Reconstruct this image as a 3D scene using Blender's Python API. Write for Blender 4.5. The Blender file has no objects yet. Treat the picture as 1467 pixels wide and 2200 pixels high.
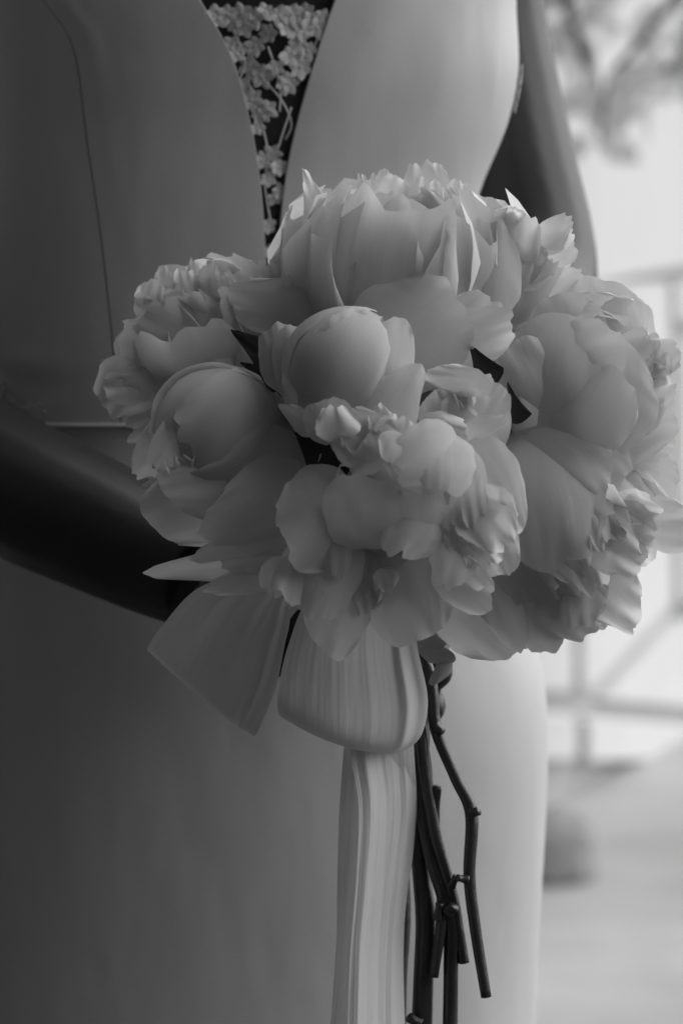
import bpy, math, random
import numpy as np
from mathutils import Vector, Matrix, noise

# ------------------------------------------------------------------ camera
scene = bpy.context.scene
col = scene.collection
PITCH = math.radians(8.0)
D0 = 1.5                                   # metres from the lens to the bouquet
S = 0.32 / 1467.0                          # metres per photo pixel at the bouquet
ZB = 1.05
FWD = np.array([0.0, math.cos(PITCH), -math.sin(PITCH)])
UP = np.array([0.0, math.sin(PITCH), math.cos(PITCH)])
RT = np.array([1.0, 0.0, 0.0])
CAM = np.array([0.0, 0.0, ZB]) - FWD * D0
cd = bpy.data.cameras.new('camera')
cam = bpy.data.objects.new('camera', cd)
col.objects.link(cam)
cam.location = CAM
cam.rotation_euler = (math.pi / 2 - PITCH, 0, 0)
cd.sensor_width = 36.0
cd.lens = 36.0 * D0 / (2200 * S)
cd.clip_start = 0.05
cd.clip_end = 500
cd.dof.use_dof = True
cd.dof.focus_distance = D0 - 0.055
cd.dof.aperture_fstop = 8.6
cd.dof.aperture_blades = 0
scene.camera = cam

# ------------------------------------------------------------------ light
SUN = np.array([0.78, 0.30, 0.50]); SUN = SUN / np.linalg.norm(SUN)    # towards the sun
world = bpy.data.worlds.new('World')
scene.world = world
world.use_nodes = True
nt = world.node_tree
nt.nodes.clear()
sky = nt.nodes.new('ShaderNodeTexSky')
sky.sky_type = 'NISHITA'
sky.sun_disc = False
sky.sun_elevation = math.asin(SUN[2])
sky.sun_rotation = math.atan2(SUN[0], SUN[1])
sky.dust_density = 6.0
sky.air_density = 1.0
bw = nt.nodes.new('ShaderNodeRGBToBW')     # black and white photograph
bg = nt.nodes.new('ShaderNodeBackground')
bg.inputs['Strength'].default_value = 0.028
out = nt.nodes.new('ShaderNodeOutputWorld')
nt.links.new(sky.outputs[0], bw.inputs[0])
nt.links.new(bw.outputs[0], bg.inputs['Color'])
nt.links.new(bg.outputs[0], out.inputs['Surface'])
sl = bpy.data.lights.new('sun', 'SUN')
sl.energy = 3.1
sl.angle = math.radians(100)
sl.color = (1, 1, 1)
sun = bpy.data.objects.new('sun', sl)
col.objects.link(sun)
sun.rotation_euler = Vector(SUN).to_track_quat('Z', 'Y').to_euler()
scene.view_settings.view_transform = 'Standard'
scene.view_settings.look = 'None'
scene.view_settings.exposure = 0.3
scene.view_settings.gamma = 1.0
scene.view_settings.use_curve_mapping = False
scene.cycles.max_bounces = 8
scene.cycles.transparent_max_bounces = 12

# ------------------------------------------------------------------ helpers
rng = random.Random(7)

def P(px, py, d=0.0):
    """point seen at photo pixel (px, py), d metres beyond the bouquet's centre"""
    k = (D0 + d) / D0
    return CAM + FWD * (D0 + d) + RT * ((px - 733.5) * S * k) + UP * ((1100 - py) * S * k)

def pix(p):
    q = np.asarray(p) - CAM
    w = q @ FWD
    k = w / D0
    return 733.5 + (q @ RT) / (S * k), 1100 - (q @ UP) / (S * k)

def norm(v):
    v = np.asarray(v, float)
    return v / max(1e-9, np.linalg.norm(v))

def cr(pts, n):
    """Catmull-Rom through pts, n samples"""
    p = np.asarray(pts, float)
    p = np.vstack([2 * p[0] - p[1], p, 2 * p[-1] - p[-2]])
    m = len(p) - 3
    res = []
    for t in np.linspace(0, m - 1e-6, n):
        i = int(t); f = t - i
        a, b, c, d = p[i], p[i + 1], p[i + 2], p[i + 3]
        res.append(0.5 * ((2 * b) + (c - a) * f + (2 * a - 5 * b + 4 * c - d) * f * f + (3 * b - a - 3 * c + d) * f ** 3))
    return np.array(res)

def link(name, me, parent=None, mat=None, smooth=True):
    o = bpy.data.objects.new(name, me)
    col.objects.link(o)
    if mat is not None and not me.materials:
        me.materials.append(mat)
    if smooth:
        me.polygons.foreach_set('use_smooth', [True] * len(me.polygons))
    if parent is not None:
        o.parent = parent
        o.matrix_parent_inverse = Matrix.Translation(-Vector(parent.location))
    return o

def mesh(name, verts, faces):
    me = bpy.data.meshes.new(name)
    me.from_pydata([tuple(map(float, v)) for v in verts], [], faces)
    me.update()
    return me

def grid_mesh(name, G, wrap=False):
    """G: (rows, cols, 3); UV x runs along the columns, y along the rows"""
    r, c, _ = G.shape
    V = G.reshape(-1, 3)
    F = []
    cc = c if wrap else c - 1
    for i in range(r - 1):
        for j in range(cc):
            k = (j + 1) % c
            F.append((i * c + j, i * c + k, (i + 1) * c + k, (i + 1) * c + j))
    me = mesh(name, V, F)
    uv = me.uv_layers.new(name='UVMap')
    li = np.empty(len(me.loops), dtype=np.int32)
    me.loops.foreach_get('vertex_index', li)
    U = np.stack([(li % c) / (c - 1), (li // c) / (r - 1)], axis=1).astype(np.float32)
    uv.data.foreach_set('uv', U.ravel())
    return me

def tube(name, pts, rad, n=10, smooth_n=0, caps=True):
    pts = np.asarray(pts, float)
    rad = np.asarray(rad, float) if np.ndim(rad) else np.full(len(pts), rad)
    if smooth_n:
        q = cr(np.hstack([pts, rad[:, None]]), smooth_n)
        pts, rad = q[:, :3], np.maximum(q[:, 3], 1e-4)
    T = np.gradient(pts, axis=0)
    V = []
    ref = norm(np.cross(T[0], [0.3, 1, 0.2]))
    for p, t, r in zip(pts, T, rad):
        t = norm(t)
        ref = norm(ref - t * (ref @ t))
        b = np.cross(t, ref)
        for k in range(n):
            a = 2 * math.pi * k / n
            V.append(p + (ref * math.cos(a) + b * math.sin(a)) * r)
    F = []
    m = len(pts)
    for i in range(m - 1):
        for k in range(n):
            F.append((i * n + k, i * n + (k + 1) % n, (i + 1) * n + (k + 1) % n, (i + 1) * n + k))
    if caps:
        F.append(tuple(range(n))[::-1])
        F.append(tuple((m - 1) * n + k for k in range(n)))
    return mesh(name, V, F)

def empty(name, loc, label, cat, group=None):
    o = bpy.data.objects.new(name, None)
    o.empty_display_size = 0.02
    o.location = loc
    col.objects.link(o)
    o['label'] = label; o['category'] = cat
    if group:
        o['group'] = group
    return o

def tag(o, label, cat, group=None):
    o['label'] = label; o['category'] = cat
    if group:
        o['group'] = group
    return o

# ------------------------------------------------------------------ materials (all neutral: the photograph is black and white)
def base_mat(name, val, rough=0.6, spec=0.3):
    m = bpy.data.materials.new(name)
    m.use_nodes = True
    b = m.node_tree.nodes['Principled BSDF']
    b.inputs['Base Color'].default_value = (val, val, val, 1)
    b.inputs['Roughness'].default_value = rough
    b.inputs['Specular IOR Level'].default_value = spec
    return m, m.node_tree, b

def add_noise(nt, b, val, var, scale, bump, bscale, dist=0.001, coord='Object', stretch=None, detail=5.0):
    tc = nt.nodes.new('ShaderNodeTexCoord')
    src = tc.outputs[coord]
    if stretch:
        mp = nt.nodes.new('ShaderNodeMapping')
        mp.inputs['Scale'].default_value = stretch
        nt.links.new(src, mp.inputs['Vector'])
        src = mp.outputs[0]
    n = nt.nodes.new('ShaderNodeTexNoise')
    n.inputs['Scale'].default_value = scale
    n.inputs['Detail'].default_value = detail
    nt.links.new(src, n.inputs['Vector'])
    r = nt.nodes.new('ShaderNodeMapRange')
    r.inputs['To Min'].default_value = val * (1 - var)
    r.inputs['To Max'].default_value = val * (1 + var)
    nt.links.new(n.outputs['Fac'], r.inputs['Value'])
    nt.links.new(r.outputs[0], b.inputs['Base Color'])
    if bump:
        n2 = nt.nodes.new('ShaderNodeTexNoise')
        n2.inputs['Scale'].default_value = bscale
        n2.inputs['Detail'].default_value = detail
        nt.links.new(src, n2.inputs['Vector'])
        bp = nt.nodes.new('ShaderNodeBump')
        bp.inputs['Strength'].default_value = bump
        bp.inputs['Distance'].default_value = dist
        nt.links.new(n2.outputs['Fac'], bp.inputs['Height'])
        nt.links.new(bp.outputs[0], b.inputs['Normal'])
    return r

def sheet_mat(name, val, trans, rough, spec, var, stretch, scale, bump, dist, opacity=1.0):
    """thin translucent sheet: petal or silk, veins run along UV y"""
    m, nt, b = base_mat(name, val, rough, spec)
    r = add_noise(nt, b, val, var, scale, bump, scale, dist, 'UV', stretch)
    tr = nt.nodes.new('ShaderNodeBsdfTranslucent')
    nt.links.new(r.outputs[0], tr.inputs['Color'])
    mx = nt.nodes.new('ShaderNodeMixShader')
    mx.inputs[0].default_value = trans
    o = nt.nodes['Material Output']
    nt.links.new(b.outputs[0], mx.inputs[1])
    nt.links.new(tr.outputs[0], mx.inputs[2])
    last = mx
    if opacity < 1:
        tp = nt.nodes.new('ShaderNodeBsdfTransparent')
        m2 = nt.nodes.new('ShaderNodeMixShader')
        m2.inputs[0].default_value = opacity
        nt.links.new(tp.outputs[0], m2.inputs[1])
        nt.links.new(mx.outputs[0], m2.inputs[2])
        last = m2
    nt.links.new(last.outputs[0], o.inputs['Surface'])
    return m

M = {}
M['petal'] = sheet_mat('petal', 0.82, 0.62, 0.62, 0.15, 0.06, (30, 1.2, 1), 2.0, 0.34, 0.0005)
M['ribbon'] = sheet_mat('ribbon', 0.84, 0.42, 0.42, 0.35, 0.10, (70, 2.2, 1), 2.6, 0.5, 0.0005, 0.82)
M['satin'], _n, _b = base_mat('satin', 0.62, 0.5, 0.3)
add_noise(_n, _b, 0.62, 0.10, 1300, 0.35, 1100, 0.0003)
_w = _n.nodes.new('ShaderNodeTexNoise'); _w.inputs['Scale'].default_value = 14; _w.inputs['Detail'].default_value = 2
_tc = _n.nodes.new('ShaderNodeTexCoord'); _mp = _n.nodes.new('ShaderNodeMapping'); _mp.inputs['Scale'].default_value = (1.6, 1.6, 0.7)
_n.links.new(_tc.outputs['Object'], _mp.inputs['Vector']); _n.links.new(_mp.outputs[0], _w.inputs['Vector'])
_bp = _n.nodes.new('ShaderNodeBump'); _bp.inputs['Strength'].default_value = 0.35; _bp.inputs['Distance'].default_value = 0.006
_n.links.new(_w.outputs['Fac'], _bp.inputs['Height'])
_n.links.new(_bp.outputs[0], [x for x in _n.nodes if x.type == 'BUMP' and x is not _bp and x != _bp][0].inputs['Normal'])
M['trim'], _n, _b = base_mat('satin_trim', 0.6, 0.5, 0.3)
add_noise(_n, _b, 0.6, 0.05, 90, 0.1, 900, 0.0003)
M['lace'], _n, _b = base_mat('lace', 0.8, 0.8, 0.1)
add_noise(_n, _b, 0.8, 0.1, 300, 0.4, 900, 0.0006)
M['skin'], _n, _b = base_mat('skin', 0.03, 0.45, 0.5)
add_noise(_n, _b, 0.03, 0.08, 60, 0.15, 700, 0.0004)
M['stem'], _n, _b = base_mat('stem', 0.035, 0.32, 0.6)
add_noise(_n, _b, 0.04, 0.45, 70, 0.5, 160, 0.0010)
M['leaf'], _n, _b = base_mat('leaf', 0.03, 0.5, 0.3)
add_noise(_n, _b, 0.03, 0.3, 90, 0.3, 200, 0.0006)
M['sepal'], _n, _b = base_mat('sepal', 0.5, 0.5, 0.3)
add_noise(_n, _b, 0.5, 0.15, 90, 0.2, 200, 0.0006)
M['stone'], _n, _b = base_mat('pale_stone', 0.76, 0.85, 0.2)
add_noise(_n, _b, 0.76, 0.08, 9, 0.5, 40, 0.004)
M['mortar'], _n, _b = base_mat('mortar', 0.5, 0.95, 0.1)
add_noise(_n, _b, 0.5, 0.12, 30, 0.5, 90, 0.003)
M['plaster'], _n, _b = base_mat('plaster', 0.76, 0.9, 0.1)
add_noise(_n, _b, 0.76, 0.05, 5, 0.3, 60, 0.002)
M['paving'], _n, _b = base_mat('paving', 0.50, 0.9, 0.15)
add_noise(_n, _b, 0.50, 0.4, 3.0, 0.4, 40, 0.004)
M['ground'], _n, _b = base_mat('ground', 0.05, 0.9, 0.1)
add_noise(_n, _b, 0.05, 0.3, 4, 0.4, 40, 0.004)
M['block'], _n, _b = base_mat('dark_block', 0.38, 0.85, 0.2)
add_noise(_n, _b, 0.38, 0.25, 20, 0.5, 60, 0.003)
M['foliage'] = sheet_mat('foliage', 0.72, 0.6, 0.5, 0.3, 0.2, (3, 1, 1), 3.0, 0.2, 0.001)
M['bark'], _n, _b = base_mat('bark', 0.12, 0.9, 0.1)
add_noise(_n, _b, 0.12, 0.3, 40, 0.5, 60, 0.003)
# illusion tulle
mt = bpy.data.materials.new('tulle'); mt.use_nodes = True
_n = mt.node_tree
_b = _n.nodes['Principled BSDF']
_b.inputs['Base Color'].default_value = (0.1, 0.1, 0.1, 1)
_t = _n.nodes.new('ShaderNodeBsdfTransparent')
_x = _n.nodes.new('ShaderNodeMixShader'); _x.inputs[0].default_value = 0.12
_n.links.new(_t.outputs[0], _x.inputs[1]); _n.links.new(_b.outputs[0], _x.inputs[2])
_n.links.new(_x.outputs[0], _n.nodes['Material Output'].inputs['Surface'])
M['tulle'] = mt

# ------------------------------------------------------------------ setting
def plane(name, x0, x1, y0, y1, z, mat):
    me = mesh(name, [(x0, y0, z), (x1, y0, z), (x1, y1, z), (x0, y1, z)], [(0, 1, 2, 3)])
    o = link(name, me, None, mat, False)
    o['kind'] = 'structure'
    return o
plane('ground', -60, 60, -60, 60, 0.0, M['ground'])
plane('paving', -3.0, 6.0, 2.0, 9.0, 0.006, M['paving'])

# stone wall turned towards the light
ALPHA = math.radians(66)
WN = np.array([math.sin(ALPHA), -math.cos(ALPHA), 0.0])
WT = np.array([math.cos(ALPHA), math.sin(ALPHA), 0.0])
def ray(px, py):
    return norm(P(px, py, 0) - CAM)
_r = ray(1320, 1650)
W0 = CAM + _r * ((0.006 - CAM[2]) / _r[2])
def wallp(px, py, proud=0.0):
    r = ray(px, py)
    t = ((W0 - CAM) @ WN) / (r @ WN)
    p = CAM + r * t
    return np.array([(p - W0) @ WT, p[2]])          # wall coordinates
def wall3(q, h):
    return W0 + WT * q[0] + WN * h + np.array([0, 0, q[1] - W0[2]])
wall = empty('stone_wall', tuple(W0), 'pale wall of irregular stones with plastered top behind the bride', 'wall')
def slab(name, q0, q1, z0, z1, h0, h1, mat):
    V = []
    for h in (h0, h1):
        for (a, b) in ((q0, z0), (q1, z0), (q1, z1), (q0, z1)):
            V.append(wall3((a, b), h))
    F = [(0, 3, 2, 1), (4, 5, 6, 7), (0, 1, 5, 4), (1, 2, 6, 5), (2, 3, 7, 6), (3, 0, 4, 7)]
    return link(name, mesh(name, V, F), wall, mat, False)
zt = wallp(1400, 580)[1]
slab('mortar_backing', -4, 2.5, 0.0, zt, -0.25, 0.0, M['mortar'])
slab('plaster', -4, 2.5, zt + 0.002, zt + 1.6, -0.25, 0.03, M['plaster'])
stones = [
    [(860, 1150), (1215, 1150), (1215, 1500), (860, 1510)],
    [(1215, 1150), (1420, 1150), (1422, 1312), (1240, 1498), (1215, 1490)],
    [(1420, 712), (1760, 712), (1760, 1308), (1424, 1308)],
    [(1428, 1318), (1760, 1318), (1760, 1560), (1258, 1508)],
    [(860, 1522), (1215, 1518), (1215, 1648), (860, 1650)],
    [(1222, 1524), (1760, 1566), (1760, 1640), (1222, 1650)],
    [(980, 590), (1420, 590), (1420, 1150), (980, 1150)],
    [(1420, 590), (1760, 590), (1760, 708), (1420, 708)],
]
def stone_obj(poly, inset, h):
    Q = np.array(poly, float)
    c = Q.mean(axis=0)
    n = len(Q)
    # inset polygon
    area = sum(Q[i][0] * Q[(i + 1) % n][1] - Q[(i + 1) % n][0] * Q[i][1] for i in range(n))
    sgn = 1 if area > 0 else -1
    def ins(Q, d):
        R = []
        for i in range(n):
            a, b, e = Q[i - 1], Q[i], Q[(i + 1) % n]
            t1, t2 = norm(b - a), norm(e - b)
            n1 = np.array([-t1[1], t1[0]]) * sgn; n2 = np.array([-t2[1], t2[0]]) * sgn
            k = norm(n1 + n2)
            R.append(b + k * d / max(0.4, k @ n1))
        return np.array(R)
    def rnd(Q, r):
        R = []
        for i in range(n):
            a, b, e = Q[i - 1], Q[i], Q[(i + 1) % n]
            p0 = b + norm(a - b) * r; p2 = b + norm(e - b) * r
            for t in (0, 0.33, 0.67, 1):
                R.append((1 - t) ** 2 * p0 + 2 * t * (1 - t) * b + t * t * p2)
        return np.array(R)
    A = rnd(ins(Q, inset), inset * 1.1); B = rnd(ins(Q, inset * 1.35), inset * 1.1)
    m = len(A)
    V = [wall3(q, -0.01) for q in A] + [wall3(q, h * 0.7) for q in A] + [wall3(q, h) for q in B]
    F = []
    for k in range(2):
        for i in range(m):
            j = (i + 1) % m
            F.append((k * m + i, k * m + j, (k + 1) * m + j, (k + 1) * m + i))
    F.append(tuple(2 * m + i for i in range(m)))
    o = link('stone', mesh('stone', V, F), wall, M['stone'], False)
for k, poly in enumerate(stones):
    stone_obj([wallp(*p) for p in poly], 0.012, 0.020 + 0.006 * (k % 3))
# the wall goes on beside what the lens sees
qa = wallp(1760, 1100)[0]; qb = wallp(860, 1100)[0]
for side in (0, 1):
    z = 0.03
    while z < zt - 0.1:
        hgt = min(rng.uniform(0.2, 0.34), zt - z)
        x = qa + 0.01 if side == 0 else qb - 1.6
        lim = qa + 1.4 if side == 0 else qb - 0.01
        while x < lim - 0.12:
            w = min(rng.uniform(0.3, 0.6), lim - x)
            j = lambda: rng.uniform(-0.03, 0.03)
            stone_obj([(x, z), (x + w, z), (x + w + j() * 0.4, z + hgt), (x, z + hgt)], 0.016, rng.uniform(0.02, 0.035))
            x += w
        z += hgt

# rounded shape modelled for an unidentified dark patch on the paving
def ground_at(px, py):
    r = ray(px, py)
    return CAM + r * ((0.006 - CAM[2]) / r[2])
def rock(px, py, w, h, label, mat, seed):
    g = ground_at(px, py)
    G = []
    for th in np.linspace(0.02, math.pi - 0.02, 20):
        row = []
        for k in range(32):
            a = 2 * math.pi * k / 32
            d = np.array([math.sin(th) * math.cos(a), math.sin(th) * math.sin(a), math.cos(th)])
            r = 1 + 0.28 * noise.noise(Vector(d * 1.6) + Vector((seed, 0, 0))) + 0.10 * noise.noise(Vector(d * 4.5) + Vector((0, seed, 0)))
            row.append(g + d * np.array([w, w * 0.8, h * 0.62]) * r + np.array([0, 0, h * 0.40]))
        G.append(row)
    o = bpy.data.objects.new('rock', grid_mesh('rock', np.array(G) - g, True))
    col.objects.link(o); o.location = g
    o.data.materials.append(mat)
    o.data.polygons.foreach_set('use_smooth', [True] * len(o.data.polygons))
    tag(o, label, 'rock')
rock(1180, 1885, 0.075, 0.105, 'grey rounded shape for an unidentified dark patch on the paving next to the skirt', M['block'], 3.1)

# ------------------------------------------------------------------ leafy branch at the wall top
tree_base = P(1560, -260, 3.4)
tree = empty('tree', (tree_base[0] + 0.25, tree_base[1] + 0.1, 0.006), 'leafy tree with pale leaves hanging over the wall', 'tree')
tp = tree.location
tr_pts = [np.array([tp[0], tp[1], 0.0]), np.array([tp[0] + .03, tp[1], 0.7]), np.array([tp[0] - .02, tp[1], 1.4]), tree_base + np.array([0.12, 0.05, 0.05]), tree_base]
link('trunk', tube('trunk', tr_pts, [0.06, 0.05, 0.045, 0.035, 0.03], 12, 24), tree, M['bark'])
LV, LF, LU = [], [], []
def add_leaf(p, d, n, L, W):
    d = norm(d); n = norm(np.asarray(n) - d * (np.asarray(n) @ d)); s = np.cross(d, n)
    b0 = len(LV)
    for t, w in ((0, 0.05), (0.3, 0.8), (0.55, 1.0), (0.8, 0.6), (1, 0.02)):
        for e in (-1, 0, 1):
            LV.append(p + d * L * t + s * W * 0.5 * w * e - n * (0.12 * L * t * t) + n * (0.1 * W * abs(e) * w))
    for i in range(4):
        for e in range(2):
            a = b0 + i * 3 + e
            LF.append((a, a + 1, a + 4, a + 3))
twigs = [[(1560, -260), (1480, -60), (1400, 60), (1310, 170), (1290, 290)], [(1560, -260), (1400, -120), (1300, -20), (1230, 60)],
         [(1560, -260), (1500, 20), (1450, 130), (1370, 200)], [(1560, -260), (1350, -160), (1200, -80), (1150, 10)], [(1560, -200), (1540, 60), (1500, 170)], [(1200, -80), (1225, 40), (1262, 150), (1285, 260), (1290, 320)]]
for tw in twigs:
    pts = cr([P(x, y, 3.4 + rng.uniform(-0.1, 0.1)) for x, y in tw], 30)
    link('twig', tube('twig', pts, np.linspace(0.012, 0.002, 30), 6), tree, M['bark'])
    for i in range(6, 30):
        if i % 3 == 1: continue
        for k in range(1):
            d = norm([rng.gauss(-0.2, .6), rng.gauss(0, .6), rng.gauss(-0.5, .5)])
            add_leaf(pts[i] + np.array([rng.gauss(0, .012), rng.gauss(0, .05), rng.gauss(0, .012)]), d, [rng.gauss(0, .5), rng.gauss(-.5, .5), 1], rng.uniform(.06, .11), rng.uniform(.035, .055))
o = link('crown', mesh('crown', LV, LF), tree, M['foliage'])
o['kind'] = 'stuff'

# ------------------------------------------------------------------ body sections
# photo row, right edge x (m), left edge x (m), y of the front, half depth
TAB = [(-700, 0.060, -0.180, 0.215, 0.055), (-560, 0.120, -0.240, 0.190, 0.075), (-350, 0.105, -0.225, 0.165, 0.095), (-150, 0.092, -0.212, 0.150, 0.108), (0, 0.090, -0.209, 0.148, 0.110), (150, 0.0915, -0.206, 0.150, 0.108), (260, 0.086, -0.204, 0.153, 0.104),
       (420, 0.070, -0.201, 0.156, 0.098), (700, 0.056, -0.199, 0.160, 0.092), (930, 0.058, -0.200, 0.160, 0.092),
       (1200, 0.088, -0.222, 0.150, 0.102), (1450, 0.109, -0.245, 0.140, 0.114), (1700, 0.1125, -0.262, 0.134, 0.120), (2200, 0.1065, -0.268, 0.130, 0.122), (2700, 0.103, -0.285, 0.125, 0.128)]
ZT = np.array([P(0, r[0], 0.26)[2] for r in TAB])[::-1]
XR = np.array([r[1] for r in TAB])[::-1]; XL = np.array([r[2] for r in TAB])[::-1]
YF = np.array([r[3] for r in TAB])[::-1]; YB = np.array([r[4] for r in TAB])[::-1]
# down to the hem
ZT = np.concatenate([[0.02, 0.3], ZT]); XR = np.concatenate([[0.24, 0.15], XR]); XL = np.concatenate([[-0.46, -0.35], XL])
YF = np.concatenate([[0.02, 0.09], YF]); YB = np.concatenate([[0.26, 0.17], YB])
def pchip(x, xs, ys):
    i = int(np.clip(np.searchsorted(xs, x) - 1, 0, len(xs) - 2))
    def slope(k):
        if k == 0: return (ys[1] - ys[0]) / (xs[1] - xs[0])
        if k == len(xs) - 1: return (ys[-1] - ys[-2]) / (xs[-1] - xs[-2])
        return (ys[k + 1] - ys[k - 1]) / (xs[k + 1] - xs[k - 1])
    h = xs[i + 1] - xs[i]; t = (x - xs[i]) / h
    return ((2 * t ** 3 - 3 * t ** 2 + 1) * ys[i] + (t ** 3 - 2 * t ** 2 + t) * h * slope(i) + (-2 * t ** 3 + 3 * t ** 2) * ys[i + 1] + (t ** 3 - t ** 2) * h * slope(i + 1))
NEXP = 2.15
def surf(th, z, off=0.0):
    xr, xl, yf, b = (pchip(z, ZT, q) for q in (XR, XL, YF, YB))
    xc, a = (xr + xl) / 2, (xr - xl) / 2 + off
    b0 = b + off
    c, s = math.cos(th), math.sin(th)
    e = 2 / NEXP
    return np.array([xc + a * math.copysign(abs(c) ** e, c), yf + b - b0 * math.copysign(abs(s) ** e, s), z])
def surf_py(th, py, off=0.0):
    z = P(0, py, 0.2)[2]
    for _ in range(6):
        p = surf(th, z, off)
        z += (pix(p)[1] - py) * S * 1.12
    return surf(th, z, off)
def theta_at(px, py):
    lo, hi = 0.01, math.pi - 0.01
    for _ in range(26):
        m = (lo + hi) / 2
        if pix(surf_py(m, py))[0] > px: lo = m
        else: hi = m
    return (lo + hi) / 2
def curve_theta(pts):
    ys = np.array([p[1] for p in pts], float)
    th = np.array([theta_at(*p) for p in pts])
    return lambda py: float(np.interp(py, ys, th))
def smooth_pts(pts, n=24):
    return [tuple(q) for q in cr(pts, n)]

# ------------------------------------------------------------------ gown
WAIST = 915
dress = empty('wedding_dress', (-0.08, 0.26, 0.02), 'white satin bridal gown with plunging lace-filled neckline', 'dress')
vl = curve_theta(smooth_pts([(330, -160), (430, 0), (500, 130), (543, 300), (560, 430), (568, 570), (572, 700), (575, WAIST)]))
vr = curve_theta(smooth_pts([(790, -160), (716, 0), (660, 175), (625, 310), (605, 430), (594, 570), (588, 700), (583, WAIST)]))
sml = curve_theta(smooth_pts([(10, -160), (105, 0), (168, 100), (196, 300), (222, 480), (240, 640), (255, 790), (268, WAIST)]))
smr = curve_theta(smooth_pts([(1010, -160), (1003, 0), (985, 130), (950, 290), (915, 420), (890, 600), (872, 800), (860, WAIST)]))
def panel(name, f0, f1, py0, py1, off=0.0, rows=70, cols=36, fold=None, soft=0.0):
    G = []
    for py in np.linspace(py0, py1, rows):
        a, b = f0(py), f1(py)
        row = []
        for t in np.linspace(0, 1, cols):
            th = a + (b - a) * t
            o = off + (fold(t, py) if fold else 0) - soft * (math.exp(-t * cols / 1.6) + math.exp(-(1 - t) * cols / 1.6))
            row.append(surf_py(th, py, o))
        G.append(row)
    o = link(name, grid_mesh(name, np.array(G)), dress, M['satin'])
    md = o.modifiers.new('thickness', 'SOLIDIFY'); md.thickness = 0.0007; md.offset = -1; md.use_rim = False
    return o
backth = lambda py: -0.9
panel('bodice_front', vr, smr, -170, WAIST, 0.003, fold=lambda t, py: 0.0012 * math.sin(t * 7 + py * .006) * t * (1 - t) * 2) 
panel('bodice_front', sml, vl, -170, WAIST, 0.003, soft=0.0, fold=lambda t, py: 0.0005 * math.exp(-((t - 0.16) / 0.07) ** 2) * max(0, 1 - py / 500))
panel('bodice_side', smr, backth, -170, WAIST, 0.003, fold=lambda t, py: 0.0009 * math.exp(-((t - 0.13 - py * 0.00010) / 0.045) ** 2) * max(0, 1 - max(0, py) / 420))
panel('bodice_side', lambda py: math.pi + 0.9, lambda py: sml(py) + 0.006, -170, WAIST, 0.003, soft=0.0,
      fold=lambda t, py: (0.007 * math.exp(-((py - 735 - 60 * t) / 26) ** 2) - 0.006 * math.exp(-((py - 785 - 40 * t) / 26) ** 2)) * max(0, 1 - t * 1.05))
panel('bodice_back', backth, lambda py: -math.pi + 0.9, -170, WAIST, 0.002, cols=40)
def surf_line(th_fn, py0, py1, off, n=60):
    return [surf_py(th_fn(py), py, off) for py in np.linspace(py0, py1, n)]
for f in (sml,):
    link('seam', tube('seam', surf_line(lambda py: f(py) + 0.010, -165, WAIST, 0.0030), 0.0007, 10), dress, M['trim'])
for f in (vl, vr):
    link('neckline_edge', tube('neckline_edge', surf_line(f, -165, WAIST, 0.0026), 0.00045, 8), dress, M['trim'])
def ring(py, off, n=120):
    return [surf_py(2 * math.pi * i / n, py, off) for i in range(n + 1)]
link('waist_piping', tube('waist_piping', ring(WAIST, 0.004), 0.0014, 8), dress, M['trim'])
# skirt: loft to the hem
zw = None
G = []
zs = [surf_py(math.pi / 2, py)[2] for py in np.linspace(WAIST, 2500, 70)]
first = [surf_py(2 * math.pi * i / 128, WAIST, 0.0025) for i in range(128)]
G.append(first)
zs = list(np.linspace(first[32][2] - 0.012, 0.025, 110))
for z in zs:
    row = []
    for i in range(128):
        th = 2 * math.pi * i / 128
        low = max(0.0, (0.80 - z) / 0.8)
        off = 0.0025 + 0.010 * low * math.sin(9 * th + 2 * z) + 0.0015 * math.sin(3 * th + 6 * z) * min(1, max(0, (1.1 - z) * 4))
        row.append(surf(th, z, off))
    G.append(row)
o = link('skirt', grid_mesh('skirt', np.array(G), True), dress, M['satin'])

# lace filling the neckline
G = []
for py in np.linspace(26, WAIST, 60):
    a, b = vr(py) - 0.04, vl(py) + 0.04
    G.append([surf_py(a + (b - a) * t, py, 0.0008) for t in np.linspace(0, 1, 12)])
lace = link('lace_panel', grid_mesh('lace_panel', np.array(G)), dress, M['tulle'])
def lace_flower_mesh(npet, seed):
    r = random.Random(seed)
    V, F = [], []
    for k in range(npet):
        a = 2 * math.pi * k / npet + r.uniform(-.12, .12)
        L = r.uniform(.85, 1.1); W = r.uniform(.36, .46)
        b0 = len(V)
        for i in range(6):
            t = i / 5
            w = W * math.sin(math.pi * min(1, 0.12 + t * .86)) ** 0.7
            for e in (-1, 0, 1):
                x, y = t * L, e * w
                V.append((x * math.cos(a) - y * math.sin(a), x * math.sin(a) + y * math.cos(a), 0.08 + 0.20 * t * t - 0.12 * e * e + (0.05 * (k % 2))))
        for i in range(5):
            for e in range(2):
                q = b0 + i * 3 + e
                F.append((q, q + 1, q + 4, q + 3))
    b0 = len(V)
    V.append((0, 0, .22))
    for k in range(8):
        a = 2 * math.pi * k / 8
        V.append((.2 * math.cos(a), .2 * math.sin(a), .12))
    for k in range(8):
        F.append((b0, b0 + 1 + k, b0 + 1 + (k + 1) % 8))
    me = mesh('lace_flower', V, F)
    me.materials.append(M['lace'])
    me.polygons.foreach_set('use_smooth', [True] * len(me.polygons))
    return me
LFM = [lace_flower_mesh(n, s) for n, s in ((5, 1), (6, 2), (5, 3), (6, 4))]
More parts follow.
